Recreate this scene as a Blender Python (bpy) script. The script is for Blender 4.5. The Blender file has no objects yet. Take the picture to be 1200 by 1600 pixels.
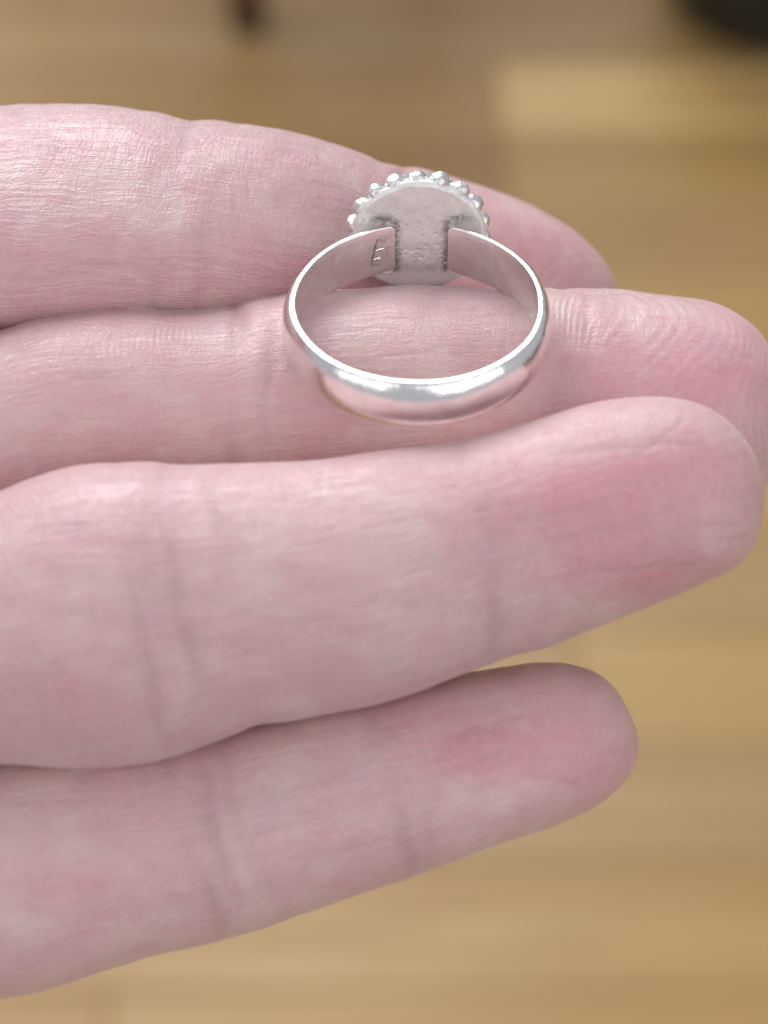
import bpy, bmesh, math, random
import numpy as np
from mathutils import Matrix, Vector, noise as mnoise

C = bpy.context.scene.collection
SC = bpy.context.scene
random.seed(4); RNG = np.random.default_rng(4)

# ------------------------------------------------------------------ camera, world, lamps
PITCH = math.radians(50.0)                      # camera looks this far below the horizon
D_CAM = 150.0                                   # mm, lens to the ring
MMPX = 0.048                                    # mm per photo pixel at the ring's distance
AX_U = Vector((1, 0, 0))
AX_V = Vector((0, math.sin(PITCH), math.cos(PITCH)))
AX_W = Vector((0, -math.cos(PITCH), math.sin(PITCH)))
ROT = Matrix((AX_U, AX_V, AX_W)).transposed()   # hand axes -> world

cam = bpy.data.cameras.new('camera')
cam_o = bpy.data.objects.new('camera', cam); C.objects.link(cam_o)
cam_o.location = AX_W * (D_CAM * 0.001)
cam_o.rotation_euler = (math.pi / 2 - PITCH, 0, 0)
cam.sensor_fit = 'VERTICAL'; cam.sensor_height = 24.0; cam.sensor_width = 18.0
cam.lens = 12.0 / (800 * MMPX / D_CAM)
cam.clip_start = 0.01; cam.clip_end = 60
cam.dof.use_dof = True
cam.dof.focus_distance = 0.1545
cam.dof.aperture_fstop = 12.5
SC.camera = cam_o

world = bpy.data.worlds.new("World"); SC.world = world; world.use_nodes = True
bg = world.node_tree.nodes['Background']
bg.inputs[0].default_value = (0.92, 0.92, 1.0, 1); bg.inputs[1].default_value = 0.52

def area(name, loc, aim, sx, sy, power, col):
    l = bpy.data.lights.new(name, 'AREA'); l.shape = 'RECTANGLE'; l.size = sx; l.size_y = sy
    l.energy = power; l.color = col
    o = bpy.data.objects.new(name, l); C.objects.link(o); o.location = loc
    o.rotation_euler = (Vector(aim) - Vector(loc)).to_track_quat('-Z', 'Y').to_euler()
    return o
area('window_light', (-0.75, 1.90, 1.55), (0, 0, 0), 2.3, 1.8, 84, (0.965, 0.98, 1.0))
area('rear_window_light', (1.00, -1.15, 0.95), (0, 0, -0.1), 2.1, 1.7, 13, (1.0, 0.98, 0.96))
area('rear_left_light', (-1.10, -1.05, 1.00), (0, 0, -0.1), 1.2, 1.5, 6.2, (1.0, 0.985, 0.97))  # unseen source behind the camera, left: fill and the band's left reflection

SC.view_settings.view_transform = 'Standard'; SC.view_settings.look = 'None'
SC.view_settings.exposure = -0.10; SC.view_settings.gamma = 1.0
SC.cycles.use_denoising = True
SC.cycles.max_bounces = 8

# ------------------------------------------------------------------ helpers
def tag(o, label=None, cat=None, group=None, kind=None):
    for k, v in (('label', label), ('category', cat), ('group', group), ('kind', kind)):
        if v: o[k] = v
    return o

def mesh_np(name, verts, faces, smooth=True):
    """verts (n,3); faces: list of int arrays each (m,k)"""
    me = bpy.data.meshes.new(name)
    verts = np.asarray(verts, np.float32)
    me.vertices.add(len(verts)); me.vertices.foreach_set('co', verts.ravel())
    loops = np.concatenate([np.asarray(f, np.int32).ravel() for f in faces])
    tot = np.concatenate([np.full(len(f), np.asarray(f).shape[1], np.int32) for f in faces])
    start = np.concatenate([[0], np.cumsum(tot)[:-1]]).astype(np.int32)
    me.loops.add(len(loops)); me.loops.foreach_set('vertex_index', loops)
    me.polygons.add(len(tot)); me.polygons.foreach_set('loop_start', start)
    me.polygons.foreach_set('use_smooth', np.full(len(tot), smooth, bool))
    me.update(calc_edges=True); me.validate()
    return me

def link(name, me, mat=None, parent=None):
    o = bpy.data.objects.new(name, me); C.objects.link(o)
    if mat is not None: me.materials.clear(); me.materials.append(mat)
    if parent is not None: o.parent = parent
    return o

def bm_obj(name, bm, mat, parent=None, smooth=True):
    me = bpy.data.meshes.new(name); bm.to_mesh(me); bm.free()
    me.polygons.foreach_set('use_smooth', [smooth] * len(me.polygons))
    return link(name, me, mat, parent)

def grid_faces(nq, nt, closed=True):
    i = np.arange(nq - 1)[:, None]; j = np.arange(nt if closed else nt - 1)[None, :]
    j2 = (j + 1) % nt
    a = i * nt + j; b = i * nt + j2; c = (i + 1) * nt + j2; d = (i + 1) * nt + j
    return np.stack([a, b, c, d], -1).reshape(-1, 4)

def fbm1(x, y, z, seed=0, oct=4):
    """cheap smooth pseudo noise: sums of rotated sines, about -1..1"""
    r = np.random.default_rng(seed); out = 0; amp = 1; f = 1; tot = 0
    for _ in range(oct):
        for _k in range(4):
            d = r.normal(size=3); d /= np.linalg.norm(d)
            out = out + amp * np.sin(f * (d[0] * x + d[1] * y + d[2] * z) * r.uniform(.7, 1.4) + r.uniform(0, 6.28))
        tot += amp * 2; amp *= .55; f *= 2.1
    return out / tot

class NT:
    """small helper for writing node trees"""
    def __init__(s, name):
        s.m = bpy.data.materials.new(name); s.m.use_nodes = True
        s.t = s.m.node_tree; s.b = s.t.nodes['Principled BSDF']
    def n(s, typ, ins=None, **kw):
        nd = s.t.nodes.new(typ)
        for k, v in kw.items(): setattr(nd, k, v)
        for k, v in (ins or {}).items(): s.set(nd.inputs[k], v)
        return nd
    def set(s, sock, v):
        if isinstance(v, bpy.types.NodeSocket): s.t.links.new(v, sock)
        elif isinstance(v, bpy.types.Node): s.t.links.new(v.outputs[0], sock)
        else: sock.default_value = v
    def math(s, op, a, b=0.0, clamp=False):
        nd = s.n('ShaderNodeMath', {0: a, 1: b}, operation=op); nd.use_clamp = clamp
        return nd.outputs[0]
    def noise(s, vec, scale, detail=3, rough=.5, dist=0.0):
        return s.n('ShaderNodeTexNoise', {'Vector': vec, 'Scale': scale, 'Detail': detail, 'Roughness': rough, 'Distortion': dist}).outputs[0]
    def ramp(s, f, lo, hi, a=0.0, b=1.0):
        nd = s.n('ShaderNodeMapRange', {0: f, 1: lo, 2: hi, 3: a, 4: b}, interpolation_type='SMOOTHSTEP')
        return nd.outputs[0]
    def mix(s, f, a, b, mode='MIX'):
        nd = s.n('ShaderNodeMix', data_type='RGBA', blend_type=mode)
        s.set(nd.inputs[0], f); s.set(nd.inputs[6], a); s.set(nd.inputs[7], b)
        return nd.outputs[2]
    def bump(s, h, dist, strength=1.0, normal=None):
        nd = s.n('ShaderNodeBump', {'Height': h, 'Distance': dist, 'Strength': strength})
        if normal is not None: s.set(nd.inputs['Normal'], normal)
        return nd.outputs[0]
    def p(s, **kw):
        for k, v in kw.items(): s.set(s.b.inputs[k.replace('_', ' ')], v)

# ------------------------------------------------------------------ materials
def skin_material():
    t = NT('skin')
    uv = t.n('ShaderNodeUVMap', uv_map='UVMap').outputs[0]          # mm along, mm around
    obj = t.n('ShaderNodeTexCoord').outputs['Object']
    mm = t.n('ShaderNodeVectorMath', {0: obj, 1: (1000, 1000, 1000)}, operation='MULTIPLY').outputs[0]
    fl = t.n('ShaderNodeAttribute', attribute_name='flush').outputs['Fac']
    cr = t.n('ShaderNodeAttribute', attribute_name='crease').outputs['Fac']
    rg = t.n('ShaderNodeAttribute', attribute_name='ridge').outputs['Fac']
    wk = t.n('ShaderNodeAttribute', attribute_name='wrinkle').outputs['Fac']
    # --- pigment: pale, pink and red blotches
    big = t.noise(mm, .17, 4, .62, .4)
    mid = t.noise(mm, .45, 4, .65, .5)
    fine = t.noise(mm, 2.2, 3, .6)
    stretch = t.n('ShaderNodeMapping', {'Vector': uv, 'Scale': (.16, .75, 1)}).outputs[0]
    streak = t.noise(stretch, 1.0, 4, .6, .3)
    base = (.640, .390, .400, 1); pale = (.660, .465, .448, 1); red = (.600, .255, .290, 1); vein = (.50, .36, .40, 1)
    c = t.mix(t.ramp(big, .42, .66), base, pale)
    f1 = t.math('ADD', t.math('MULTIPLY', fl, 1.0), t.math('MULTIPLY', t.math('SUBTRACT', mid, .5), .75))
    f1 = t.math('ADD', f1, t.math('MULTIPLY', t.math('SUBTRACT', streak, .5), .32))
    c = t.mix(t.math('MULTIPLY', t.ramp(f1, .05, .95), .95), c, red)
    c = t.mix(t.math('MULTIPLY', t.ramp(t.noise(mm, .3, 3, .5), .55, .75), .25), c, vein)
    spot = t.noise(mm, .75, 2, .5)
    c = t.mix(t.math('MULTIPLY', t.ramp(spot, .60, .74), .20), c, red)
    c = t.mix(t.math('MULTIPLY', t.ramp(spot, .40, .28), .14), c, (.66, .49, .445, 1))
    c = t.mix(t.math('MULTIPLY', cr, .55), c, (.47, .285, .285, 1))
    c = t.mix(t.math('MULTIPLY', t.ramp(fine, .35, .7), .12), c, (.74, .58, .55, 1))
    # --- relief
    # papillary ridges: curved bands crossing the finger, about 0.45 mm apart
    warp = t.n('ShaderNodeTexNoise', {'Vector': uv, 'Scale': .22, 'Detail': 2.0})
    warp2 = t.n('ShaderNodeTexNoise', {'Vector': uv, 'Scale': .085, 'Detail': 0.0})
    wv2 = t.n('ShaderNodeVectorMath', {0: warp2.outputs['Color'], 1: (11, 0, 0)}, operation='MULTIPLY').outputs[0]
    uvr = t.n('ShaderNodeVectorMath', {0: uv, 1: wv2}, operation='ADD').outputs[0]
    wv = t.n('ShaderNodeVectorMath', {0: warp.outputs['Color'], 1: (1.6, 1.6, 0)}, operation='MULTIPLY').outputs[0]
    uvw = t.n('ShaderNodeVectorMath', {0: uv, 1: wv}, operation='ADD').outputs[0]
    rid = t.n('ShaderNodeTexWave', {'Vector': uvr, 'Scale': .62, 'Distortion': .7, 'Detail': 1.5, 'Detail Scale': 2.0},
              wave_type='BANDS', bands_direction='X', wave_profile='SIN').outputs[1]
    brk = t.ramp(t.noise(uv, .5, 2), .35, .6)
    h_r = t.math('MULTIPLY', t.math('MULTIPLY', rid, brk), rg)
    # lengthwise fine wrinkles
    sm = t.n('ShaderNodeMapping', {'Vector': uvw, 'Scale': (.10, 1.75, 1)}).outputs[0]
    w1 = t.noise(sm, 1.0, 4, .6, .15)
    w1 = t.math('SUBTRACT', 1.0, t.ramp(t.math('ABSOLUTE', t.math('SUBTRACT', w1, .5)), 0, .075))
    sm2 = t.n('ShaderNodeMapping', {'Vector': uvw, 'Scale': (.26, 3.5, 1), 'Location': (7, 3, 0)}).outputs[0]
    w2 = t.noise(sm2, 1.0, 3, .6, .15)
    sm3 = t.n('ShaderNodeMapping', {'Vector': uvw, 'Scale': (1.5, .22, 1), 'Rotation': (0, 0, .35), 'Location': (3, 9, 0)}).outputs[0]
    w3 = t.noise(sm3, 1.0, 3, .6, .3)
    w3 = t.math('SUBTRACT', 1.0, t.ramp(t.math('ABSOLUTE', t.math('SUBTRACT', w3, .5)), 0, .07))
    w1 = t.math('ADD', w1, t.math('MULTIPLY', w3, .55))
    h_w = t.math('MULTIPLY', t.math('ADD', t.math('MULTIPLY', w1, -.8), t.math('MULTIPLY', w2, 1.0)), wk)
    # fine skin cells
    cell = t.n('ShaderNodeTexVoronoi', {'Vector': t.n('ShaderNodeMapping', {'Vector': uvw, 'Scale': (1, 1.5, 1)}).outputs[0], 'Scale': 1.9, 'Randomness': .9},
               feature='DISTANCE_TO_EDGE').outputs[0]
    h_c = t.ramp(cell, 0, .25)
    pore = t.noise(mm, 3.2, 3, .7)
    h = t.math('ADD', t.math('MULTIPLY', h_r, .9), t.math('MULTIPLY', h_w, .9))
    h = t.math('ADD', h, t.math('MULTIPLY', h_c, .30))
    h = t.math('ADD', h, t.math('MULTIPLY', pore, .55))
    gain = t.math('ADD', .30, t.math('MULTIPLY', wk, .70))
    nrm = t.bump(t.math('MULTIPLY', h, gain), .000060, 1.0)
    c = t.mix(t.math('MULTIPLY', t.math('MULTIPLY', w1, wk), .07), c, (.50, .30, .30, 1))
    rough = t.ramp(t.noise(mm, 1.1, 3), .3, .7, .30, .42)
    t.p(Base_Color=c, Roughness=rough, Normal=nrm, IOR=1.42)
    t.b.inputs['Specular IOR Level'].default_value = 1.0
    t.b.inputs['Sheen Weight'].default_value = .22; t.b.inputs['Sheen Roughness'].default_value = .35
    t.b.inputs['Subsurface Weight'].default_value = .27
    t.b.inputs['Subsurface Radius'].default_value = (1.0, .32, .22)
    t.b.inputs['Subsurface Scale'].default_value = .0028
    return t.m

def silver_material(name, rough, tint, pits=0.0, scratch=.4, dark=0.0, metal=1.0, wave=0.0):
    t = NT(name)
    obj = t.n('ShaderNodeTexCoord').outputs['Object']
    mm = t.n('ShaderNodeVectorMath', {0: obj, 1: (1000, 1000, 1000)}, operation='MULTIPLY').outputs[0]
    n1 = t.noise(mm, .8, 5, .65, .6); n2 = t.noise(mm, 4.5, 4, .7)
    col = t.mix(t.ramp(n1, .3, .75), tint, tuple(x * .90 for x in tint[:3]) + (1,))
    if dark:
        d = t.math('ADD', n1, t.math('MULTIPLY', t.math('SUBTRACT', n2, .5), .7))
        col = t.mix(t.ramp(d, .56, .82, 0, dark), col, (.42, .40, .375, 1))
        at = t.n('ShaderNodeAttribute', attribute_name='tarnish_shade').outputs['Fac']
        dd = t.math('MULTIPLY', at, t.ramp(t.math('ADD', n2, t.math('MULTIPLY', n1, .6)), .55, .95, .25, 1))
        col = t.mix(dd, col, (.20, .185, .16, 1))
    sm = t.n('ShaderNodeMapping', {'Vector': mm, 'Scale': (.4, 3.0, 7.0), 'Rotation': (.3, .2, .1)}).outputs[0]
    sc = t.noise(sm, 1.2, 5, .7)
    h = t.math('MULTIPLY', sc, scratch)
    h = t.math('ADD', h, t.math('MULTIPLY', t.ramp(n2, .55, .75), -pits))
    h = t.math('ADD', h, t.math('MULTIPLY', t.noise(mm, .55, 3, .55, .3), wave))
    r = t.ramp(n1, .3, .7, rough * .8, rough * 1.3)
    t.p(Base_Color=col, Metallic=metal, Roughness=r, Normal=t.bump(h, .00003, 1.0))
    return t.m

def wood_floor_material():
    t = NT('floor_wood')
    obj = t.n('ShaderNodeTexCoord').outputs['Object']
    tone = t.n('ShaderNodeObjectInfo')
    off = t.n('ShaderNodeVectorMath', {0: obj, 1: t.n('ShaderNodeCombineXYZ', {0: t.math('MULTIPLY', tone.outputs['Random'], 31.0), 1: t.math('MULTIPLY', tone.outputs['Random'], 17.0), 2: 0.0}).outputs[0]}, operation='ADD').outputs[0]
    g = t.n('ShaderNodeMapping', {'Vector': off, 'Scale': (1.6, 22, 10)}).outputs[0]
    n1 = t.noise(g, 1.6, 5, .6, .9)
    g2 = t.n('ShaderNodeMapping', {'Vector': off, 'Scale': (4, 120, 30)}).outputs[0]
    n2 = t.noise(g2, 1.2, 3, .6)
    c = t.mix(t.ramp(n1, .30, .72), tone.outputs['Color'], t.mix(1.0, tone.outputs['Color'], (.80, .72, .63, 1), 'MULTIPLY'))
    c = t.mix(t.math('MULTIPLY', t.ramp(n2, .5, .8), .25), c, t.mix(1.0, tone.outputs['Color'], (.55, .45, .36, 1), 'MULTIPLY'))
    t.p(Base_Color=c, Roughness=t.ramp(n1, .2, .8, .36, .5), Normal=t.bump(n2, .0004, .4))
    return t.m

def simple_material(name, col, rough, bumpscale=60, bumpd=.0006, metallic=0.0):
    t = NT(name)
    obj = t.n('ShaderNodeTexCoord').outputs['Object']
    n1 = t.noise(obj, bumpscale, 4, .6, .4)
    c = t.mix(t.ramp(n1, .3, .7), col, tuple(x * .7 for x in col[:3]) + (1,))
    t.p(Base_Color=c, Roughness=rough, Metallic=metallic, Normal=t.bump(n1, bumpd, .5))
    return t.m

SKIN = skin_material()
SILVER_POLISHED = silver_material('polished_silver', .17, (.96, .95, .935, 1), .0, .22, 0, 1.0, 3.2)
SILVER_SATIN = silver_material('satin_silver', .45, (.95, .925, .895, 1), .4, .8, 0, .18)
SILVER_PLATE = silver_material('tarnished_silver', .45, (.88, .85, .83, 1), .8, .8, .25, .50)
SILVER_BEAD = silver_material('cast_silver', .33, (.78, .77, .75, 1), .5, .4, .5, .90)
SILVER_BLACK = silver_material('oxidised_silver', .42, (.50, .475, .44, 1), 1.0, .6, .5)
SILVER_WORN = silver_material('worn_silver', .45, (.50, .475, .45, 1), .6, .6, .4, .7)
FLOOR = wood_floor_material()
DARK_WOOD = simple_material('dark_stained_wood', (.15, .062, .034, 1), .45)
BLACK_GLAZE = simple_material('black_green_glaze', (.012, .017, .016, 1), .35, 20)
SUB = simple_material('subfloor_wood', (.20, .12, .06, 1), .8)

# ------------------------------------------------------------------ floor of strip planks
FLOOR_Z = -0.75
floor_me = bpy.data.meshes.new('floor')
bm = bmesh.new()
bmesh.ops.create_cube(bm, size=1.0, matrix=Matrix.Translation((0, 1.0, -0.030)) @ Matrix.Diagonal((8, 8, .030, 1)))
bm.to_mesh(floor_me); bm.free()
floor = link('floor', floor_me, SUB); floor.location = (0, 0, FLOOR_Z)
tag(floor, 'light oak strip floor far below the hand, out of focus', None, None, 'structure')
PW = 0.070
def plank_mesh(L):
    bm = bmesh.new()
    bmesh.ops.create_cube(bm, size=1.0, matrix=Matrix.Translation((0, 0, -.0071)) @ Matrix.Diagonal((L - .0004, PW - .0004, .0142, 1)))
    ed = [e for e in bm.edges if all(v.co.z > -.005 for v in e.verts)]
    bmesh.ops.bevel(bm, geom=ed, offset=.0012, segments=1, affect='EDGES')
    me = bpy.data.meshes.new('plank'); bm.to_mesh(me); bm.free(); me.materials.append(FLOOR)
    return me
PLK = {L: plank_mesh(L) for L in (.42, .56, .70, .90)}
TONES = {'fawn': (0.447, 0.309, 0.132), 'brown': (0.349, 0.210, 0.074), 'umber': (0.309, 0.181, 0.063), 'oak': (0.349, 0.222, 0.084), 'pale': (0.604, 0.413, 0.164), 'honey': (0.401, 0.249, 0.082), 'sand': (0.379, 0.253, 0.095)}
def course(row):
    """the wood shades of one course of strips: left, right"""
    if row >= 15: return ['brown', 'brown', 'oak'], ['fawn']
    if row == 14: return ['umber', 'umber', 'brown'], ['pale']
    if row == 13: return ['umber', 'brown'], ['honey', 'fawn']
    if row >= 11: return ['brown'], ['brown', 'honey']
    if row >= 4: return ['honey', 'oak'], ['honey']
    return ['sand'], ['sand']
for row in range(-8, 24):
    y = .02 + row * PW
    x = .079 - 1.4 if row in (13, 14) else -1.35 + random.uniform(-.5, 0)
    while x < 1.35:
        L = .70 if row in (13, 14) else random.choice(list(PLK))
        o = bpy.data.objects.new('plank', PLK[L]); C.objects.link(o); o.parent = floor
        o.location = (x + L / 2, y, random.uniform(-.0002, .0002))
        tn = TONES[random.choice(course(row)[0 if x + L / 2 < .079 else 1])]; k = random.uniform(.96, 1.04)
        o.color = (tn[0] * k, tn[1] * k, tn[2] * k, 1)
        x += L

# ------------------------------------------------------------------ picture geometry of the hand, measured on the photograph
def pt(px, py, w):
    """photo pixel + height towards the lens (mm) -> mm in hand axes"""
    s = MMPX * (D_CAM - w) / D_CAM
    return ((px - 600) * s, (800 - py) * s, w)
def to_world(p):
    return ROT @ (Vector(p) * .001)
ROTN = np.array(ROT)

def ray_floor(px, py):
    """the floor point seen at a photo pixel"""
    o = cam_o.location; d = to_world(pt(px, py, 0)) - o
    k = (FLOOR_Z - o.z) / d.z
    return o + d * k

# ---- dark stool, only the foot of one leg is in view
def stool():
    f = ray_floor(388, 38)
    root = bpy.data.objects.new('stool', None); C.objects.link(root)
    cx, cy = f.x - .02, f.y + .17
    root.location = (cx, cy, FLOOR_Z)
    tag(root, 'dark brown stool with one leg foot at the top left edge', 'stool')
    bm = bmesh.new()
    bmesh.ops.create_cone(bm, cap_ends=True, segments=40, radius1=.165, radius2=.17, depth=.035, matrix=Matrix.Translation((0, 0, .46)))
    bmesh.ops.bevel(bm, geom=[e for e in bm.edges if len(e.link_faces) == 2 and e.calc_face_angle() > .8], offset=.008, segments=3, affect='EDGES')
    bm_obj('seat', bm, DARK_WOOD, root)
    for a in (-90, 0, 90, 180):
        ca, sa = math.cos(math.radians(a)), math.sin(math.radians(a))
        bot = Vector((ca * .17 + (.02 if a == -90 else 0), sa * .17, .006)); top = Vector((ca * .11, sa * .11, .445))
        d = top - bot
        bm = bmesh.new()
        M = Matrix.Translation((bot + top) / 2) @ d.to_track_quat('Z', 'Y').to_matrix().to_4x4()
        bmesh.ops.create_cone(bm, cap_ends=True, segments=20, radius1=.0125, radius2=.019, depth=d.length, matrix=M)
        leg = bm_obj('leg', bm, DARK_WOOD, root)
        bm = bmesh.new()
        bmesh.ops.create_cone(bm, cap_ends=True, segments=20, radius1=.0135, radius2=.0125, depth=.010, matrix=Matrix.Translation((bot.x, bot.y, .0052)))
        bm_obj('foot_pad', bm, BLACK_GLAZE, leg)
stool()

# ---- dark round pot at the top right corner
def lathe(profile, n=64):
    pr = np.array(profile); th = np.linspace(0, 2 * np.pi, n, endpoint=False)
    v = np.stack([pr[:, None, 0] * np.cos(th), pr[:, None, 0] * np.sin(th), np.repeat(pr[:, 1:2], n, 1)], -1).reshape(-1, 3)
    return mesh_np('lathe', v, [grid_faces(len(pr), n)[:, ::-1]])
def pot():
    f = ray_floor(1112, 62)
    root = bpy.data.objects.new('pot', None); C.objects.link(root)
    root.location = (f.x + .056, f.y + .060, FLOOR_Z)
    tag(root, 'black round pot standing on the floor at the top right corner', 'pot')
    link('body', lathe([(.0005, .001), (.075, .001), (.083, .006), (.088, .02), (.100, .09), (.108, .15), (.110, .17), (.104, .172), (.098, .15), (.085, .03), (.0005, .025)]), BLACK_GLAZE, root)
    link('rim', lathe([(.111, .160), (.1145, .163), (.1155, .170), (.113, .177), (.106, .179), (.1025, .175), (.103, .168), (.111, .160)]), BLACK_GLAZE, root)
pot()

# ------------------------------------------------------------------ hand
def catmull(P, n=24):
    P = np.array(P, float); Q = np.vstack([2 * P[0] - P[1], P, 2 * P[-1] - P[-2]]); out = []
    for i in range(1, len(Q) - 2):
        p0, p1, p2, p3 = Q[i - 1:i + 3]
        # centripetal
        t0 = 0; t1 = t0 + np.linalg.norm(p1 - p0) ** .5; t2 = t1 + np.linalg.norm(p2 - p1) ** .5; t3 = t2 + np.linalg.norm(p3 - p2) ** .5
        t = np.linspace(t1, t2, n, endpoint=False)[:, None]
        A1 = (t1 - t) / (t1 - t0) * p0 + (t - t0) / (t1 - t0) * p1
        A2 = (t2 - t) / (t2 - t1) * p1 + (t - t1) / (t2 - t1) * p2
        A3 = (t3 - t) / (t3 - t2) * p2 + (t - t2) / (t3 - t2) * p3
        B1 = (t2 - t) / (t2 - t0) * A1 + (t - t0) / (t2 - t0) * A2
        B2 = (t3 - t) / (t3 - t1) * A2 + (t - t1) / (t3 - t1) * A3
        out.append((t2 - t) / (t2 - t1) * B1 + (t - t1) / (t2 - t1) * B2)
    out.append(P[-1:]); return np.vstack(out)

def smooth_curve(knots, x):
    """smooth interpolation through (x, value) knots"""
    k = np.array(knots, float)
    d = catmull(k * [1, 20], 30); d[:, 1] /= 20
    return np.interp(x, d[:, 0], d[:, 1])

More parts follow.
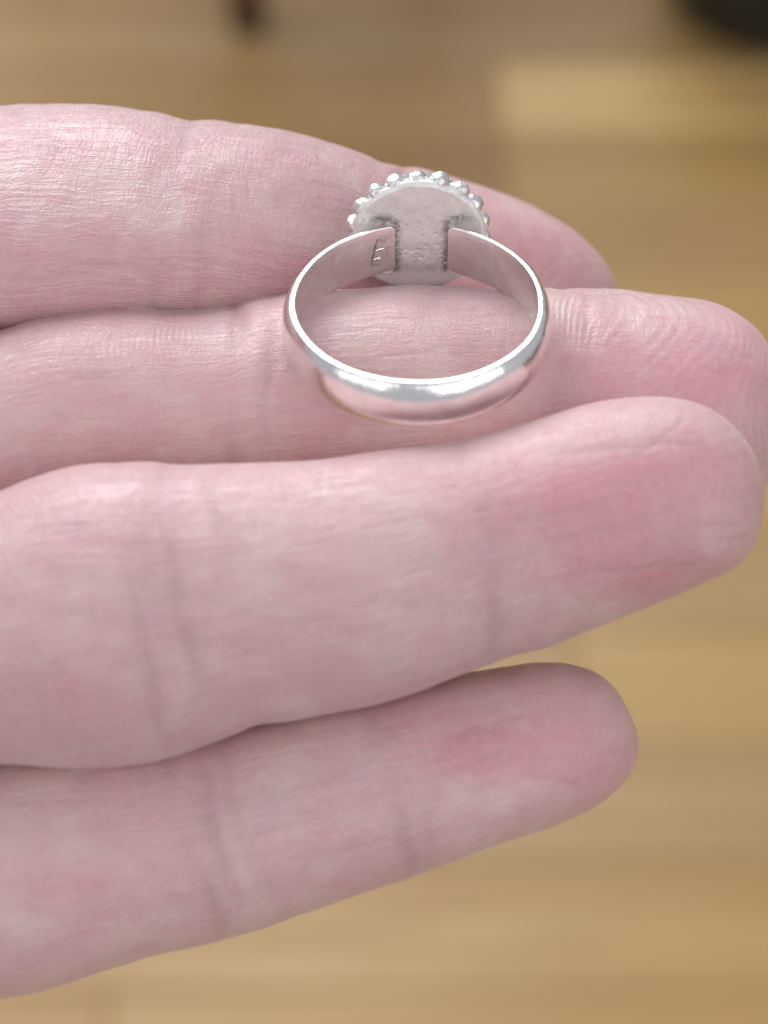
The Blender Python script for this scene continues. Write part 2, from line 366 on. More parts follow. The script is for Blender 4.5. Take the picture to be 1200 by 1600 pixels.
FINGERS = [
  dict(ang=7, seed=1, # index, farthest from the lens
    top=[(-560, 205), (-350, 185), (-150, 172), (0, 168), (100, 166), (180, 170), (250, 180), (276, 188), (290, 190), (330, 190), (400, 199), (470, 214), (530, 231), (572, 247), (598, 258), (650, 264), (700, 275), (760, 295), (820, 320), (870, 346), (910, 373), (940, 403), (957, 432), (966, 470)],
    bot=[(-560, 545), (-350, 540), (-150, 530), (0, 522), (150, 508), (280, 500), (400, 508), (520, 520), (620, 538), (720, 556), (800, 568), (870, 566), (920, 545), (950, 512), (966, 470)],
    depth=[(-560, -11), (0, -10.6), (280, -11.2), (400, -12.8), (480, -14.8), (585, -17.8), (640, -20.2), (750, -22.5), (966, -26)],
    shear=[(-560, .40), (250, .40), (420, .34), (560, .22), (700, .15), (966, .10)],
    rz=.96, creases=[(280, .12, .45, 4), (345, .10, .45, 4), (606, .36, .5, 16), (655, .10, .4, 10)], ctint=2.2, branch=6,
    flush=[(60, 400, 170, 70, .35), (400, 420, 200, 80, .4), (830, 390, 110, 60, .35), (700, 420, 120, 60, .3)],
    lines=[(490, 224, 498, 252, 5, -1, 2.5), (526, 266, 552, 248, 6, -1, 2.5), (430, 210, 436, 240, 3, -.7, 2.5), (300, 372, 345, 378, 3, .8, 3), (560, 300, 470, 282, 4, -.7, 2.5), (20, 225, 200, 232, 6, .6, 3)],
    ridge=[(760, 1000, .9), (180, 270, .6)], wrinkle=.85),
  dict(ang=0, seed=2, # middle
    top=[(-560, 560), (-350, 545), (-150, 532), (-60, 527), (0, 518), (60, 500), (130, 487), (200, 483), (280, 484), (340, 482), (380, 474), (410, 466), (450, 462), (560, 453), (650, 447), (750, 449), (850, 450), (950, 453), (1050, 462), (1100, 471), (1140, 486), (1170, 505), (1190, 526), (1208, 556), (1219, 600), (1222, 645)],
    bot=[(-560, 880), (-350, 870), (-150, 850), (0, 836), (150, 822), (300, 806), (450, 792), (600, 780), (750, 776), (900, 785), (1020, 800), (1100, 802), (1150, 790), (1185, 765), (1210, 715), (1222, 645)],
    depth=[(-560, -5.0), (0, -5.8), (350, -7.4), (650, -8.2), (900, -8.8), (1222, -10.5)],
    shear=[(-560, .0), (300, .02), (450, .06), (800, .08), (1000, .15), (1222, .15)],
    rz=.97, creases=[(372, .34, .55, 6), (425, .14, .45, 8), (868, .22, .6, 10), (905, .12, .5, 8)], branch=6,
    flush=[(520, 620, 120, 70, .45), (950, 590, 140, 80, .45), (1130, 580, 90, 80, .4), (120, 680, 150, 60, .3)],
    lines=[(490, 528, 640, 508, -4, .9, 3), (525, 565, 730, 536, 5, .8, 3), (560, 500, 700, 486, 2, .6, 3), (90, 590, 210, 585, 3, .7, 3), (60, 640, 190, 655, 2, .5, 3), (700, 560, 760, 520, 4, .5, 3)],
    ridge=[(820, 1260, 1.0), (60, 330, .6)], wrinkle=.65),
  dict(ang=-9.5, seed=3, # ring finger, nearest to the lens
    top=[(-560, 850), (-350, 822), (-150, 795), (0, 768), (50, 750), (100, 736), (150, 727), (200, 723), (240, 722), (280, 726), (330, 726), (380, 725), (450, 722), (520, 715), (600, 702), (690, 692), (720, 686), (780, 671), (850, 650), (900, 635), (950, 625), (1000, 621), (1050, 622), (1090, 630), (1120, 645), (1150, 672), (1175, 706), (1188, 742), (1193, 780)],
    bot=[(-560, 1230), (-350, 1222), (-150, 1205), (0, 1193), (100, 1197), (180, 1196), (250, 1188), (300, 1175), (340, 1160), (370, 1147), (397, 1134), (450, 1126), (500, 1115), (580, 1102), (650, 1082), (700, 1062), (760, 1037), (800, 1022), (850, 1009), (900, 992), (950, 974), (1000, 955), (1040, 938), (1090, 915), (1135, 894), (1165, 869), (1182, 838), (1190, 810), (1193, 780)],
    depth=[(-560, 5.5), (0, 5.6), (350, 5.8), (700, 5.4), (950, 4.0), (1193, 2.5)],
    rz=.86, creases=[(236, .10, .45, -14), (270, .05, 1.2, -14), (304, .11, .5, -18), (372, .04, .5, -10), (745, .09, .5, 6), (768, .05, .5, 8)], ctint=4.5, branch=9,
    flush=[(890, 800, 190, 105, .80), (1080, 730, 90, 60, .35), (330, 900, 90, 130, .28), (100, 1080, 150, 70, .35), (1010, 900, 120, 50, .4)],
    lines=[(860, 712, 1110, 690, -6, 1.2, 5), (1015, 690, 1075, 648, 3, 1.0, 4), (990, 712, 1030, 690, 2, .8, 4), (900, 890, 1130, 868, 10, .9, 5), (1120, 846, 1170, 834, 2, .9, 4), (780, 820, 980, 770, 6, .8, 6), (820, 852, 960, 820, 4, .7, 6), (930, 760, 1050, 742, 3, .6, 6), (560, 830, 700, 790, 4, .5, 5), (560, 905, 740, 870, 4, .45, 5), (600, 945, 760, 945, 4, .4, 5), (20, 830, 180, 815, 4, .4, 5)],
    ridge=[(850, 1200, .45), (-100, 200, .5)], wrinkle=.75),
  dict(ang=-12, seed=4, # little finger
    top=[(-560, 1290), (-350, 1255), (-150, 1220), (0, 1182), (150, 1165), (300, 1140), (450, 1112), (560, 1090), (660, 1066), (740, 1050), (800, 1040), (850, 1035), (890, 1037), (920, 1045), (945, 1060), (968, 1085), (984, 1115), (994, 1140), (997, 1165)],
    bot=[(-560, 1640), (-350, 1625), (-150, 1595), (0, 1555), (60, 1544), (150, 1520), (250, 1490), (350, 1465), (430, 1440), (500, 1415), (600, 1384), (700, 1349), (800, 1311), (880, 1281), (930, 1257), (962, 1235), (983, 1210), (993, 1188), (997, 1165)],
    depth=[(-560, 3.5), (0, 3.0), (330, 2.5), (600, 2.2), (800, 1.5), (997, 0)],
    rz=.92, creases=[(312, .09, .45, -14), (350, .11, .5, -10), (392, .05, .5, -12), (612, .09, .5, -6), (640, .04, .5, -6)], ctint=4.5, branch=9,
    flush=[(740, 1175, 110, 55, .80), (900, 1180, 90, 80, .4), (150, 1400, 160, 70, .5), (520, 1330, 90, 50, .3)],
    lines=[(690, 1150, 830, 1110, 4, .8, 5), (720, 1190, 800, 1165, 3, .8, 5), (800, 1215, 920, 1235, -8, .7, 5), (680, 1195, 760, 1250, 3, .6, 5), (420, 1240, 560, 1200, 4, .5, 5), (380, 1300, 520, 1270, 4, .4, 5)],
    ridge=[(700, 1000, .35)], wrinkle=.65),
]
NQ, NTH = 440, 224

def build_finger(F, idx):
    a = math.radians(F['ang'])
    ca, sa = math.cos(a), math.sin(a)
    def to_axis(P): P = np.asarray(P, float); return np.stack([P[:, 0] * ca + P[:, 1] * sa, -P[:, 0] * sa + P[:, 1] * ca], -1)
    full = catmull(F['top'] + F['bot'][::-1][1:], 20)
    A = to_axis(full)
    it = int(np.argmax(A[:, 0])); qtip = A[it, 0]
    T = A[:it + 1]; B = A[it:][::-1]
    q0 = max(T[0, 0], B[0, 0])
    L = qtip - q0
    # stations: even along the shaft, crowded at the tip
    s = np.linspace(0, 1, NQ)
    e = .30
    q = np.where(s < 1 - e, s / (1 - e) * .86, .86 + .14 * np.sin((s - (1 - e)) / e * np.pi / 2))
    q = q0 + L * np.minimum(q, .99995)
    T_ = T[np.argsort(T[:, 0])]; B_ = B[np.argsort(B[:, 0])]
    yt = np.interp(q, T_[:, 0], T_[:, 1]); yb = np.interp(q, B_[:, 0], B_[:, 1])
    cy = (yt + yb) / 2; h = np.abs(yb - yt) / 2
    px = q * ca - cy * sa; py = q * sa + cy * ca; cy_c = py
    wz = smooth_curve(F['depth'], px)
    sc = MMPX * (D_CAM - wz) / D_CAM
    # depth half thickness: smoothed half height, same rounding at the tip
    ker = np.ones(41) / 41
    hs = np.convolve(np.pad(h, 20, 'edge'), ker, 'valid'); k = np.clip((qtip - q) / (h.max() * .9), 0, 1); hs = hs * k + h * (1 - k)
    rz = hs * sc * F['rz']; ry = h * sc
    th = np.linspace(0, 2 * np.pi, NTH, endpoint=False)
    n = 2.18
    ct, st = np.cos(th), np.sin(th)
    cy_ = np.sign(ct) * np.abs(ct) ** (2 / n); sy_ = np.sign(st) * np.abs(st) ** (2 / n)
    # centre in mm; the cross direction is perpendicular to the axis, in the picture plane
    shear = smooth_curve(F['shear'], px) if 'shear' in F else 0 * px
    s_top = MMPX * (D_CAM - wz + shear * ry) / D_CAM; s_bot = MMPX * (D_CAM - wz - shear * ry) / D_CAM
    ut, vt = (px + sa * h - 600) * s_top, (800 - py + ca * h) * s_top
    ub, vb = (px - sa * h - 600) * s_bot, (800 - py - ca * h) * s_bot
    cu = (ut + ub) / 2; cv = (vt + vb) / 2; ry = np.hypot(ut - ub, vt - vb) / 2
    eu, ev = sa, ca                                   # 'up' across the finger
    R0 = ry.mean()
    U = cu[:, None] + eu * ry[:, None] * cy_[None]
    V = cv[:, None] + ev * ry[:, None] * cy_[None]
    W = wz[:, None] + rz[:, None] * sy_[None] - (shear * ry)[:, None] * cy_[None]
    front = np.clip(sy_ * .75 + .45, 0, 1)[None]     # palm side
    PX = U / (MMPX * (D_CAM - W) / D_CAM) + 600; PY = 800 - V / (MMPX * (D_CAM - W) / D_CAM)
    tipfade = np.clip((qtip - q) / 60, 0, 1)[:, None]
    # relief: soft lumps, joint creases with their own crooked course
    disp = .14 * fbm1(U * .45, V * .45, W * .45, F['seed'] * 7, 3) * tipfade
    crease = np.zeros_like(U)
    for ci, (cx, dep, sig, lean) in enumerate(F['creases']):
        rr = np.random.default_rng(F['seed'] * 50 + ci)
        off = lean * (cy_[None]) + 5 * np.sin(th * 2 + rr.uniform(0, 6))[None] + 3.0 * np.sin(th * 5 + rr.uniform(0, 6))[None] + 2 * np.sin(th * 11 + rr.uniform(0, 6))[None]
        dq = ((px[:, None] * 1.0) - (cx + off)) * MMPX
        amp = (.55 + .45 * np.sin(th * 3 + rr.uniform(0, 6)))[None] * front
        g = np.exp(-(dq / sig) ** 2)
        wide = np.exp(-(dq / (sig * 3.2)) ** 2)
        disp = disp - dep * .9 * amp * g - dep * .16 * front * wide + dep * .10 * front * np.exp(-((np.abs(dq) - sig * 2.6) / (sig * 1.4)) ** 2)
        crease = np.maximum(crease, np.clip((g * .8 + .55 * wide) * amp * min(1, dep * 2.4 * F.get('ctint', 1)), 0, 1))
    extra = []
    rb = np.random.default_rng(F['seed'] + 90)
    for (cx, dep, sig, lean) in F['creases']:                # short branching furrows beside each joint crease
        for _ in range(F.get('branch', 0)):
            k = int(np.argmin(np.abs(px - cx)))
            yy = cy_c[k] + rb.uniform(-.8, .7) * h[k]; ln = rb.uniform(18, 60); tl = rb.normal(0, .45)
            x_ = cx + rb.normal(0, 22) - lean * (yy - cy_c[k]) / h[k]
            extra.append((x_, yy, x_ + ln * math.sin(tl), yy + ln * math.cos(tl), rb.uniform(-5, 5), rb.uniform(.3, .9), rb.uniform(1.8, 3.5)))
        for _ in range(F.get('branch', 0)):                  # and long faint ones that run with the finger
            k = rb.integers(60, NQ - 60)
            yy = cy_c[k] + rb.uniform(-.8, .6) * h[k]; ln = rb.uniform(50, 170); tl = a + rb.normal(0, .10)
            extra.append((px[k], yy, px[k] + ln * math.cos(tl), yy + ln * math.sin(tl), rb.uniform(-6, 6), rb.uniform(.2, .55), rb.uniform(2, 4)))
    for (x0, y0, x1, y1, bow, am, sg) in F.get('lines', []) + extra:
        d = np.array([x1 - x0, y1 - y0], float); Ln = np.hypot(*d); d /= Ln
        t = ((PX - x0) * d[0] + (PY - y0) * d[1]) / Ln
        off = (PX - x0) * -d[1] + (PY - y0) * d[0] - bow * 4 * t * (1 - t) - 1.5 * np.sin(t * 17 + x0)
        g = np.exp(-(off / sg) ** 2) * np.clip(t / .15, 0, 1) * np.clip((1 - t) / .15, 0, 1) * (sy_ > -.2)[None]
        disp = disp - .055 * am * g; crease = np.maximum(crease, .75 * abs(am) * g)
    flush = np.zeros_like(U)
    for (fx, fy, rx, ryy, am) in F['flush']:
        flush = flush + am * np.exp(-((PX - fx) / rx) ** 2 - ((PY - fy) / ryy) ** 2) * (sy_ > -.3)[None]
    tipd = np.clip(1 - (qtip - q) / 420, 0, 1)[:, None]
    flush = np.clip(flush + .22 * tipd, 0, 1)
    ridge = np.zeros_like(U) + .10
    for (x0, x1, am) in F['ridge']:
        ridge = np.maximum(ridge, am * np.clip((PX - x0) / 70, 0, 1) * np.clip((x1 - PX) / 70, 0, 1))
    wr = F['wrinkle'] * (1 - .6 * tipd) * np.ones_like(U)
    NU = eu * cy_[None] * np.ones_like(U); NV = ev * cy_[None] * np.ones_like(U); NW = sy_[None] * np.ones_like(U)
    nl = np.sqrt(NU ** 2 + NV ** 2 + NW ** 2)
    U = U + disp * NU / nl; V = V + disp * NV / nl; W = W + disp * NW / nl
    P = np.stack([U, V, W], -1).reshape(-1, 3)
    nv = len(P)
    tip = P.reshape(NQ, NTH, 3)[-1].mean(0); base = P.reshape(NQ, NTH, 3)[0].mean(0)
    P = np.vstack([P, base, tip])
    faces = grid_faces(NQ, NTH)
    j = np.arange(NTH); j2 = (j + 1) % NTH
    capb = np.stack([np.full(NTH, nv), j2, j], -1); last = (NQ - 1) * NTH
    capt = np.stack([np.full(NTH, nv + 1), last + j, last + j2], -1)
    Wd = (P * .001) @ ROTN.T
    me = mesh_np('finger', Wd, [faces, capb, capt])
    # mm coordinates along and around
    qm = ((q - q0) * MMPX)[:, None] + 0 * th[None] + 100 * idx
    am_ = (th[None] * R0) + 0 * q[:, None] + 13 * idx
    UVv = np.vstack([np.stack([qm, am_], -1).reshape(-1, 2), [[qm[0, 0], am_[0, 0]], [qm[-1, 0], am_[-1, 0]]]])
    uv = me.uv_layers.new(name='UVMap')
    li = np.empty(len(me.loops), np.int32); me.loops.foreach_get('vertex_index', li)
    UL = UVv[li].copy()
    # seam (back of the finger): last column wraps to 2 pi
    quad = np.arange(len(faces) * 4).reshape(-1, 4)
    colj = li[quad] % NTH
    wrap = (colj == 0) & (colj.max(1, keepdims=True) == NTH - 1)
    UL[quad[wrap], 1] += 2 * np.pi * R0
    uv.data.foreach_set('uv', UL.astype(np.float32).ravel())
    for nm, arr in (('flush', flush), ('crease', crease), ('ridge', ridge), ('wrinkle', wr)):
        at = me.attributes.new(nm, 'FLOAT', 'POINT')
        at.data.foreach_set('value', np.concatenate([np.clip(arr, 0, 2).ravel(), [0, 0]]).astype(np.float32))
    return link('finger', me, SKIN)

def build_palm():
    """palm, thumb, wrist and forearm beyond the left edge: capsules, voxel-remeshed into one skin"""
    bm = bmesh.new()
    def capsule(p0, r0, p1, r1, n=10):
        p0, p1 = Vector(p0), Vector(p1)
        for i in range(n + 1):
            t = i / n
            bmesh.ops.create_icosphere(bm, subdivisions=2, radius=r0 + (r1 - r0) * t, matrix=Matrix.Translation(p0.lerp(p1, t)))
    wrist = pt(-1950, 760, -12)
    heads = [pt(-430, 372, -11.6), pt(-430, 712, -4.2), pt(-440, 1032, 5.0), pt(-450, 1440, 3.2)]
    rad = [8.2, 8.2, 9.4, 8.6]
    car = [pt(-1800, 600, -12), pt(-1800, 720, -9), pt(-1800, 860, -9), pt(-1800, 980, -10)]
    for h, r, c in zip(heads, rad, car): capsule(h, r, c, 11.5, 14)
    capsule(pt(-1350, 420, -6), 13, pt(-1850, 650, -8), 12)                  # ball of the thumb
    capsule(pt(-1300, 1150, 0), 11, pt(-1800, 980, -6), 12)                  # heel of the hand
    tj = [pt(-1500, 330, -4), pt(-1080, -80, 2), pt(-860, -420, 6), pt(-760, -740, 9)]
    capsule(tj[0], 13, tj[1], 9.6); capsule(tj[1], 9.6, tj[2], 9.2, 8); capsule(tj[2], 9.4, tj[3], 7.4, 8)
    w2 = Vector(wrist) + Vector((-14, -2, 0))
    for dv in (-12, 0, 12):
        capsule(Vector(wrist) + Vector((0, dv, 0)), 13, w2 + Vector((-26, dv, -2)), 12.5)
        capsule(w2 + Vector((-26, dv, -2)), 12.5, w2 + Vector((-230, dv * 2.0, -8)), 20, 22)
    for v in bm.verts: v.co = to_world(v.co)
    me = bpy.data.meshes.new('palm'); bm.to_mesh(me); bm.free()
    o = link('palm', me, SKIN)
    m = o.modifiers.new('r', 'REMESH'); m.mode = 'VOXEL'; m.voxel_size = .0016
    m2 = o.modifiers.new('s', 'SMOOTH'); m2.iterations = 12; m2.factor = .5
    return bake(o)

def bake(o):
    dg = bpy.context.evaluated_depsgraph_get(); dg.update()
    me = bpy.data.meshes.new_from_object(o.evaluated_get(dg), preserve_all_data_layers=True, depsgraph=dg)
    o.modifiers.clear(); old = o.data; o.data = me; bpy.data.meshes.remove(old)
    return o

def build_hand():
    palm = build_palm()
    fingers = [build_finger(F, i) for i, F in enumerate(FINGERS)]
    body = fingers[0]
    for other in fingers[1:] + [palm]:
        m = body.modifiers.new('u', 'BOOLEAN'); m.operation = 'UNION'; m.object = other; m.solver = 'MANIFOLD'
        body = bake(body)
    for f in fingers[1:] + [palm]: bpy.data.objects.remove(f)
    body.name = 'hand'; body.data.name = 'hand'
    body.data.polygons.foreach_set('use_smooth', np.ones(len(body.data.polygons), bool))
    if len(body.data.materials) > 1:
        while len(body.data.materials) > 1: body.data.materials.pop()
        body.data.polygons.foreach_set('material_index', np.zeros(len(body.data.polygons), np.int32))
    tag(body, 'pale pink left hand with open palm holding a silver ring on its fingers', 'hand')
    print('hand verts', len(body.data.vertices), [a.name for a in body.data.attributes])
    return body
hand = build_hand()

# ------------------------------------------------------------------ ring
TILT = 45.5                                       # degrees between the ring's axis and the lens axis
ct_, st_ = math.cos(math.radians(TILT)), math.sin(math.radians(TILT))
ring_root = bpy.data.objects.new('silver_ring', None); C.objects.link(ring_root)
A_ = Vector((0, st_, ct_)); B_ = Vector((0, ct_, -st_))
ROLL = Matrix.Rotation(math.radians(0.6), 3, 'Z')
Mr = ROT @ ROLL @ Matrix((Vector((1, 0, 0)), B_, A_)).transposed()
ring_root.matrix_world = Matrix.Translation(to_world(pt(652, 503, 0.6))) @ Mr.to_4x4()
tag(ring_root, 'silver ring seen from behind with beaded round setting, lying across the fingers', 'ring')

R_IN, R_EDGE, R_MID = 9.00, 9.27, 10.08
Y_PLATE = 9.56
XO = .50                                          # the gap between the shank ends sits a little to the right
def band():
    N = 260; phi0 = math.radians(13.2)
    ph = np.linspace(phi0, 2 * math.pi - phi0, N)
    d_end = np.minimum(ph - phi0, 2 * math.pi - phi0 - ph)
    ph = ph + .055             # angle from the nearer end
    e = np.clip(1 - d_end / math.radians(32), 0, 1); e = e * e * (3 - 2 * e)
    hw = 2.02 + .16 * np.clip(1 - d_end / math.radians(100), 0, 1)
    # section: inner face, chamfers, domed outer face
    # section as (radius above the inner face, z): inner face, rounded lips, rim face, domed outer face
    prof = [('i', 0.0, z) for z in np.linspace(-.955, .955, 9)]
    prof += [('i', .010, .975), ('i', .035, .992), ('i', .07, 1.0)]
    prof += [('r', .55, 1.0), ('r', .90, .999)]
    zo = np.sin(np.linspace(.97, -.97, 27) * np.pi / 2)
    prof += [('o', 0.0, z) for z in zo]
    prof += [('r', .90, -.999), ('r', .55, -1.0)]
    prof += [('i', .07, -1.0), ('i', .035, -.992), ('i', .010, -.975)]
    P = np.zeros((N, len(prof), 3))
    wob = .030 * np.sin(3 * ph + .6) + .02 * np.sin(7 * ph)
    inner_idx = set()
    for k, (w, dr, z) in enumerate(prof):
        if w == 'i': r = R_IN + dr + 0 * ph; thick = .60 - dr
        elif w == 'r': r = R_IN + (R_EDGE - R_IN) * dr + 0 * ph; thick = .60 * (1 - dr)
        else:
            dome = (1 - abs(z) ** 2.0) ** .62
            r = R_EDGE + (R_MID - R_EDGE) * dome * (1 - e * .88); thick = 0.0
        r = r + wob
        x = r * np.sin(ph); y = r * np.cos(ph)
        zz = z * hw * (1 - .14 * np.clip(1 - d_end / .055, 0, 1) ** 2.2)
        # the ends are hammered flat against the plate
        lim = Y_PLATE + .02 - thick
        y = np.where(e > 0, np.minimum(y, lim + (1 - e) * .4), y)
        if w == 'i': y = np.where(e > .5, np.maximum(y, np.minimum(lim, y + (e - .5) * .3)), y)
        P[:, k] = np.stack([x, y, zz], -1)
    M = len(prof)
    # clip the corners of the ends a little
    P = P.reshape(-1, 3) * .001
    f = [grid_faces(N, M)]
    me = mesh_np('band', P, f)
    bm = bmesh.new(); bm.from_mesh(me)
    bmesh.ops.holes_fill(bm, edges=[ed for ed in bm.edges if ed.is_boundary])
    bmesh.ops.recalc_face_normals(bm, faces=bm.faces)
    # inner face satin, outer polished
    bm.normal_update()
    for fc in bm.faces:
        c = fc.calc_center_median(); rad = Vector((c.x, c.y, 0))
        fc.material_index = 1 if (fc.normal.dot(rad.normalized()) < .12) else 0
        fc.smooth = True
    bm.to_mesh(me); bm.free()
    o = link('band', me, SILVER_POLISHED, ring_root); me.materials.append(SILVER_SATIN)
    me.set_sharp_from_angle(angle=math.radians(62))
    return o
band_o = band()

PLATE_C = .55                                     # the plate sits a little towards the upper rim
def plate():
    nr, nt = 90, 220
    th = np.linspace(0, 2 * np.pi, nt, endpoint=False)
    # hand-cut outline: slightly faceted circle
    nf = 17; k = 2 * np.pi / nf
    fa = np.cos(k / 2) / np.cos(((th + .1) % k) - k / 2)
    Rr = 5.22 * (.35 + .65 * fa) * (1 + .010 * np.sin(2 * th + 1) + .006 * np.sin(5 * th))
    rr = np.linspace(.02, 1, nr)
    X = rr[:, None] * Rr * np.cos(th); Z = rr[:, None] * Rr * np.sin(th)
    up = .06 * fbm1(X * 1.2, Z * 1.2, 0 * X, 11, 4) + .03 * fbm1(X * 5, Z * 5, 0 * X, 12, 3)
    pit = np.zeros_like(X); rp = np.random.default_rng(21)
    for _ in range(90):                             # small casting pits, most of them towards the lower edge
        pz = -PLATE_C - abs(rp.normal(0, 1.6)) if rp.random() < .6 else rp.uniform(-3, 1.5); pxx = rp.normal(XO, 1.7)
        pit += rp.uniform(.02, .06) * np.exp(-((X - pxx) ** 2 + (Z - pz) ** 2) / rp.uniform(.05, .16) ** 2)
    up = up - np.minimum(pit, .07)
    near = np.exp(-((np.abs(X - XO * .45) - 2.3) / .55) ** 2) * (np.abs(Z + PLATE_C) < 2.6)
    up = up + near * .10 * fbm1(X * 7, Z * 7, 0 * X, 13, 3)
    up = up - .26 * np.clip((rr[:, None] - .94) / .06, 0, 1) ** 1.5
    Y0 = -(up)                                    # inner face looks to -y
    tarn_shade = np.zeros_like(X)
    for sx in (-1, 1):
        # shadow painted in the corners above the shanks, oxide beside their ends
        tarn_shade += .95 * np.exp(-(((X - XO * .45) * sx - 3.0) / 1.0) ** 2 - ((Z + PLATE_C - 2.45) / .45) ** 2)
        tarn_shade += .75 * np.exp(-(((X - XO * .45) * sx - 1.95) / .30) ** 2) * (np.abs(Z + PLATE_C + .2) < 2.5)
    tarn_shade += .40 * np.exp(-((Z + PLATE_C + 2.3) / .5) ** 2) * (np.abs(X) < 3) + np.clip(pit * 6, 0, .35)
    front = np.stack([X, Y0, Z], -1).reshape(-1, 3)
    th_b = .55
    ring1 = np.stack([Rr * np.cos(th) * 1.004, np.full(nt, .34), Rr * np.sin(th) * 1.004], -1)
    ring2 = np.stack([Rr * np.cos(th) * 1.0, np.full(nt, th_b), Rr * np.sin(th) * 1.0], -1)
    P = np.vstack([front, ring1, ring2, [[0, Y0[0].mean(), 0], [0, th_b, 0]]])
    f1 = grid_faces(nr + 2, nt)
    j = np.arange(nt); j2 = (j + 1) % nt; nvv = (nr + 2) * nt
    c0 = np.stack([np.full(nt, nvv), j2, j], -1); c1 = np.stack([np.full(nt, nvv + 1), (nr + 1) * nt + j, (nr + 1) * nt + j2], -1)
    P = P + np.array([XO * .55, Y_PLATE, PLATE_C])
    me = mesh_np('back_plate', P * .001, [f1, c0, c1])
    bm = bmesh.new(); bm.from_mesh(me); bmesh.ops.recalc_face_normals(bm, faces=bm.faces); bm.to_mesh(me); bm.free()
    at = me.attributes.new('tarnish_shade', 'FLOAT', 'POINT')
    at.data.foreach_set('value', np.concatenate([np.clip(tarn_shade, 0, 1).ravel(), np.zeros(2 * nt + 2)]).astype(np.float32))
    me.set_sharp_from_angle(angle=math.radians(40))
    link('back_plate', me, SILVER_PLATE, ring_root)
plate()

def blob(name, c, r, mat, seed, squash=(1, 1, 1), amp=.10, parent=ring_root, sub=3):
    bm = bmesh.new(); bmesh.ops.create_icosphere(bm, subdivisions=sub, radius=1)
    for v in bm.verts:
        n = mnoise.noise(v.co * 1.6 + Vector((seed * 3.1, seed, 0))) + .5 * mnoise.noise(v.co * 3.5 + Vector((0, seed * 2.3, seed)))
        v.co = v.co * (1 + amp * n)
        v.co = Vector((v.co.x * squash[0] * r + c[0], v.co.y * squash[1] * r + c[1], v.co.z * squash[2] * r + c[2])) * .001
    return bm_obj(name, bm, mat, parent)

NB = 18
for i in range(NB):
    a = 2 * math.pi * (i + .5) / NB + math.radians(90 - 9)
    rj = 4.84 + random.uniform(-.06, .06)
    blob('bead', (XO * .55 + rj * math.cos(a), Y_PLATE + .98 + random.uniform(-.05, .05), PLATE_C + rj * math.sin(a)),
         .80 * random.uniform(.88, 1.08), SILVER_BEAD, i + 1, (random.uniform(1.0, 1.2), 1.05, random.uniform(.88, 1.05)), .12, ring_root, 4)
# bezel cup that the beads surround (far side of the plate)
me = lathe([(.0049, 0), (.0050, .0006), (.0047, .0010), (.0046, .0018), (.0043, .0021), (.0034, .0026), (.0018, .0029), (.00001, .0030)], 72)
cup = link('bezel_cup', me, SILVER_BEAD, ring_root)
cup.rotation_euler = (-math.pi / 2, 0, 0); cup.location = (XO * .00055, (Y_PLATE + .5) * .001, PLATE_C * .001)

# solder beside the shank ends
def solder(sx, seed):
    bm = bmesh.new()
    r = random.Random(seed)
    n = 46
    for i in range(n):
        z = -2.15 + 4.3 * i / (n - 1) + r.uniform(-.06, .06)
        spill = max(0, r.gauss(0, .16)) * (1.6 if z < -.6 else 1)
        x = XO + sx * (2.10 - r.uniform(0, .08) - spill); y = Y_PLATE - .01 + r.uniform(0, .05)
        s = r.uniform(.06, .17) * (1 - .4 * min(1, spill))
        bmesh.ops.create_icosphere(bm, subdivisions=2, radius=s, matrix=Matrix.Translation((x, y, z)) @ Matrix.Diagonal((1, .55, 1.3, 1)))
    for v in bm.verts: v.co *= .001
    me = bpy.data.meshes.new('solder'); bm.to_mesh(me); bm.free()
    o = link('solder', me, SILVER_BLACK, ring_root)
    m = o.modifiers.new('r', 'REMESH'); m.mode = 'VOXEL'; m.voxel_size = .00005
    s = o.modifiers.new('s', 'SMOOTH'); s.iterations = 3
    bake(o); o.data.polygons.foreach_set('use_smooth', np.ones(len(o.data.polygons), bool))
solder(-1, 3); solder(1, 5)

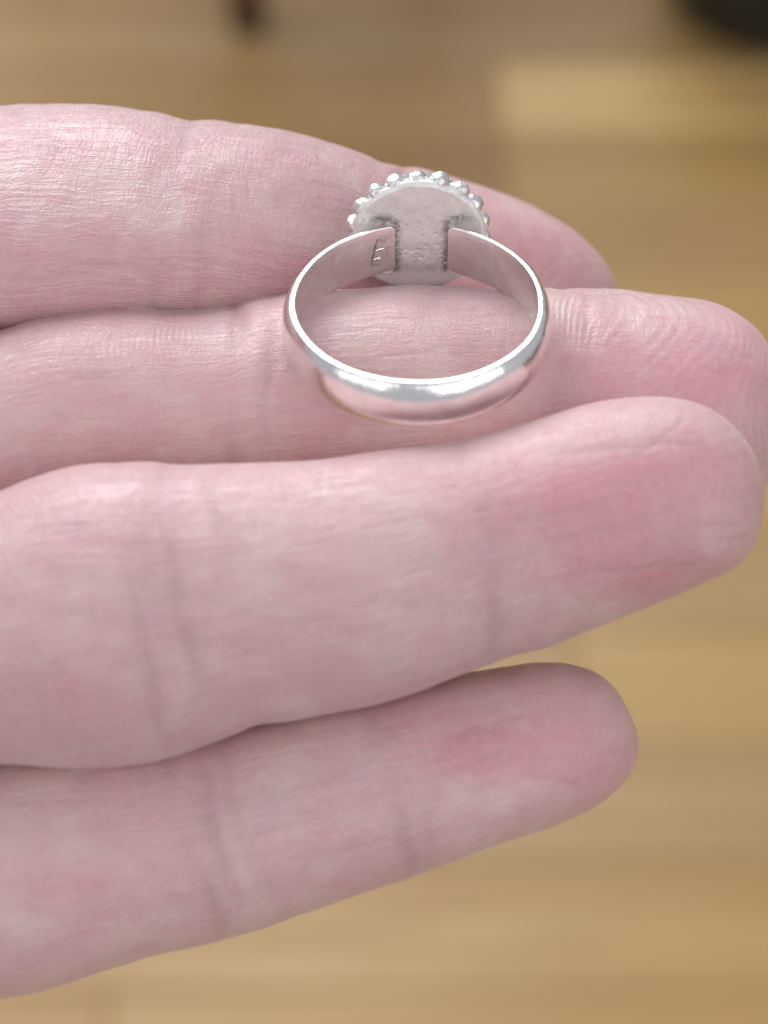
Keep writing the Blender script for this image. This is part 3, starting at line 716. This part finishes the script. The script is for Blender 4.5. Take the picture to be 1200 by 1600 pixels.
# stamped maker's mark on the left shank: a slanting cut, two raised bars, a thin frame
def mark():
    def strip(name, p0, p1, wd, th, mat):
        """strip from p0 to p1 in (x, z) mm on the flat inner face of the left shank"""
        bm = bmesh.new(); n = 8
        p0, p1 = Vector(p0), Vector(p1); d = (p1 - p0).normalized(); nn = Vector((-d.y, d.x))
        rows = []
        for i in range(n + 1):
            t = i / n; c = p0.lerp(p1, t); w_ = wd * (1 - .5 * abs(2 * t - 1) ** 4)
            row = []
            for k in (-1, -.4, .4, 1):
                q = c + nn * w_ * k * .5
                x = q.x + XO
                yy = inner_y(x) - (th if abs(k) < .9 else -.01)
                row.append(bm.verts.new((x * .001, yy * .001, q.y * .001)))
            rows.append(row)
        for i in range(n):
            for k in range(3): bm.faces.new((rows[i][k], rows[i][k + 1], rows[i + 1][k + 1], rows[i + 1][k]))
        bmesh.ops.recalc_face_normals(bm, faces=bm.faces)
        for f in bm.faces:
            if f.normal.y > 0: f.normal_flip()
        bm_obj(name, bm, mat, band_o)
    strip('stamp_groove', (-3.40, 1.20), (-3.90, -1.25), .12, .012, SILVER_WORN)
    strip('stamp_groove', (-3.40, 1.25), (-2.75, .75), .07, .010, SILVER_WORN)
    strip('stamp_groove', (-2.66, .45), (-2.62, -.6), .035, .010, SILVER_WORN)
    strip('stamp_groove', (-3.90, -1.2), (-3.1, -1.25), .09, .010, SILVER_WORN)
    strip('stamp_groove', (-3.62, .10), (-2.95, .12), .10, .008, SILVER_WORN)
    strip('stamp_groove', (-3.75, -.72), (-3.20, -.72), .10, .008, SILVER_WORN)
    strip('stamp_bar', (-3.60, .26), (-2.92, .28), .16, .05, SILVER_POLISHED)
    strip('stamp_bar', (-3.76, -.55), (-3.20, -.55), .16, .05, SILVER_POLISHED)
bw = np.empty(len(band_o.data.vertices) * 3, np.float32); band_o.data.vertices.foreach_get('co', bw); bw = bw.reshape(-1, 3) * 1000
_m = (np.abs(bw[:, 2]) < 1.0) & (bw[:, 0] < 0) & (bw[:, 1] > 6) & (np.hypot(bw[:, 0], bw[:, 1]) < R_IN + .25)
_o = np.argsort(bw[_m, 0]); _xs = bw[_m, 0][_o]; _ys = bw[_m, 1][_o]
_sel = _ys < np.interp(_xs, _xs, _ys) + .2
def inner_y(x): 
    i = np.abs(_xs - x) < .25
    return float(np.min(_ys[i])) if i.any() else float(np.interp(x, _xs, _ys))
mark()
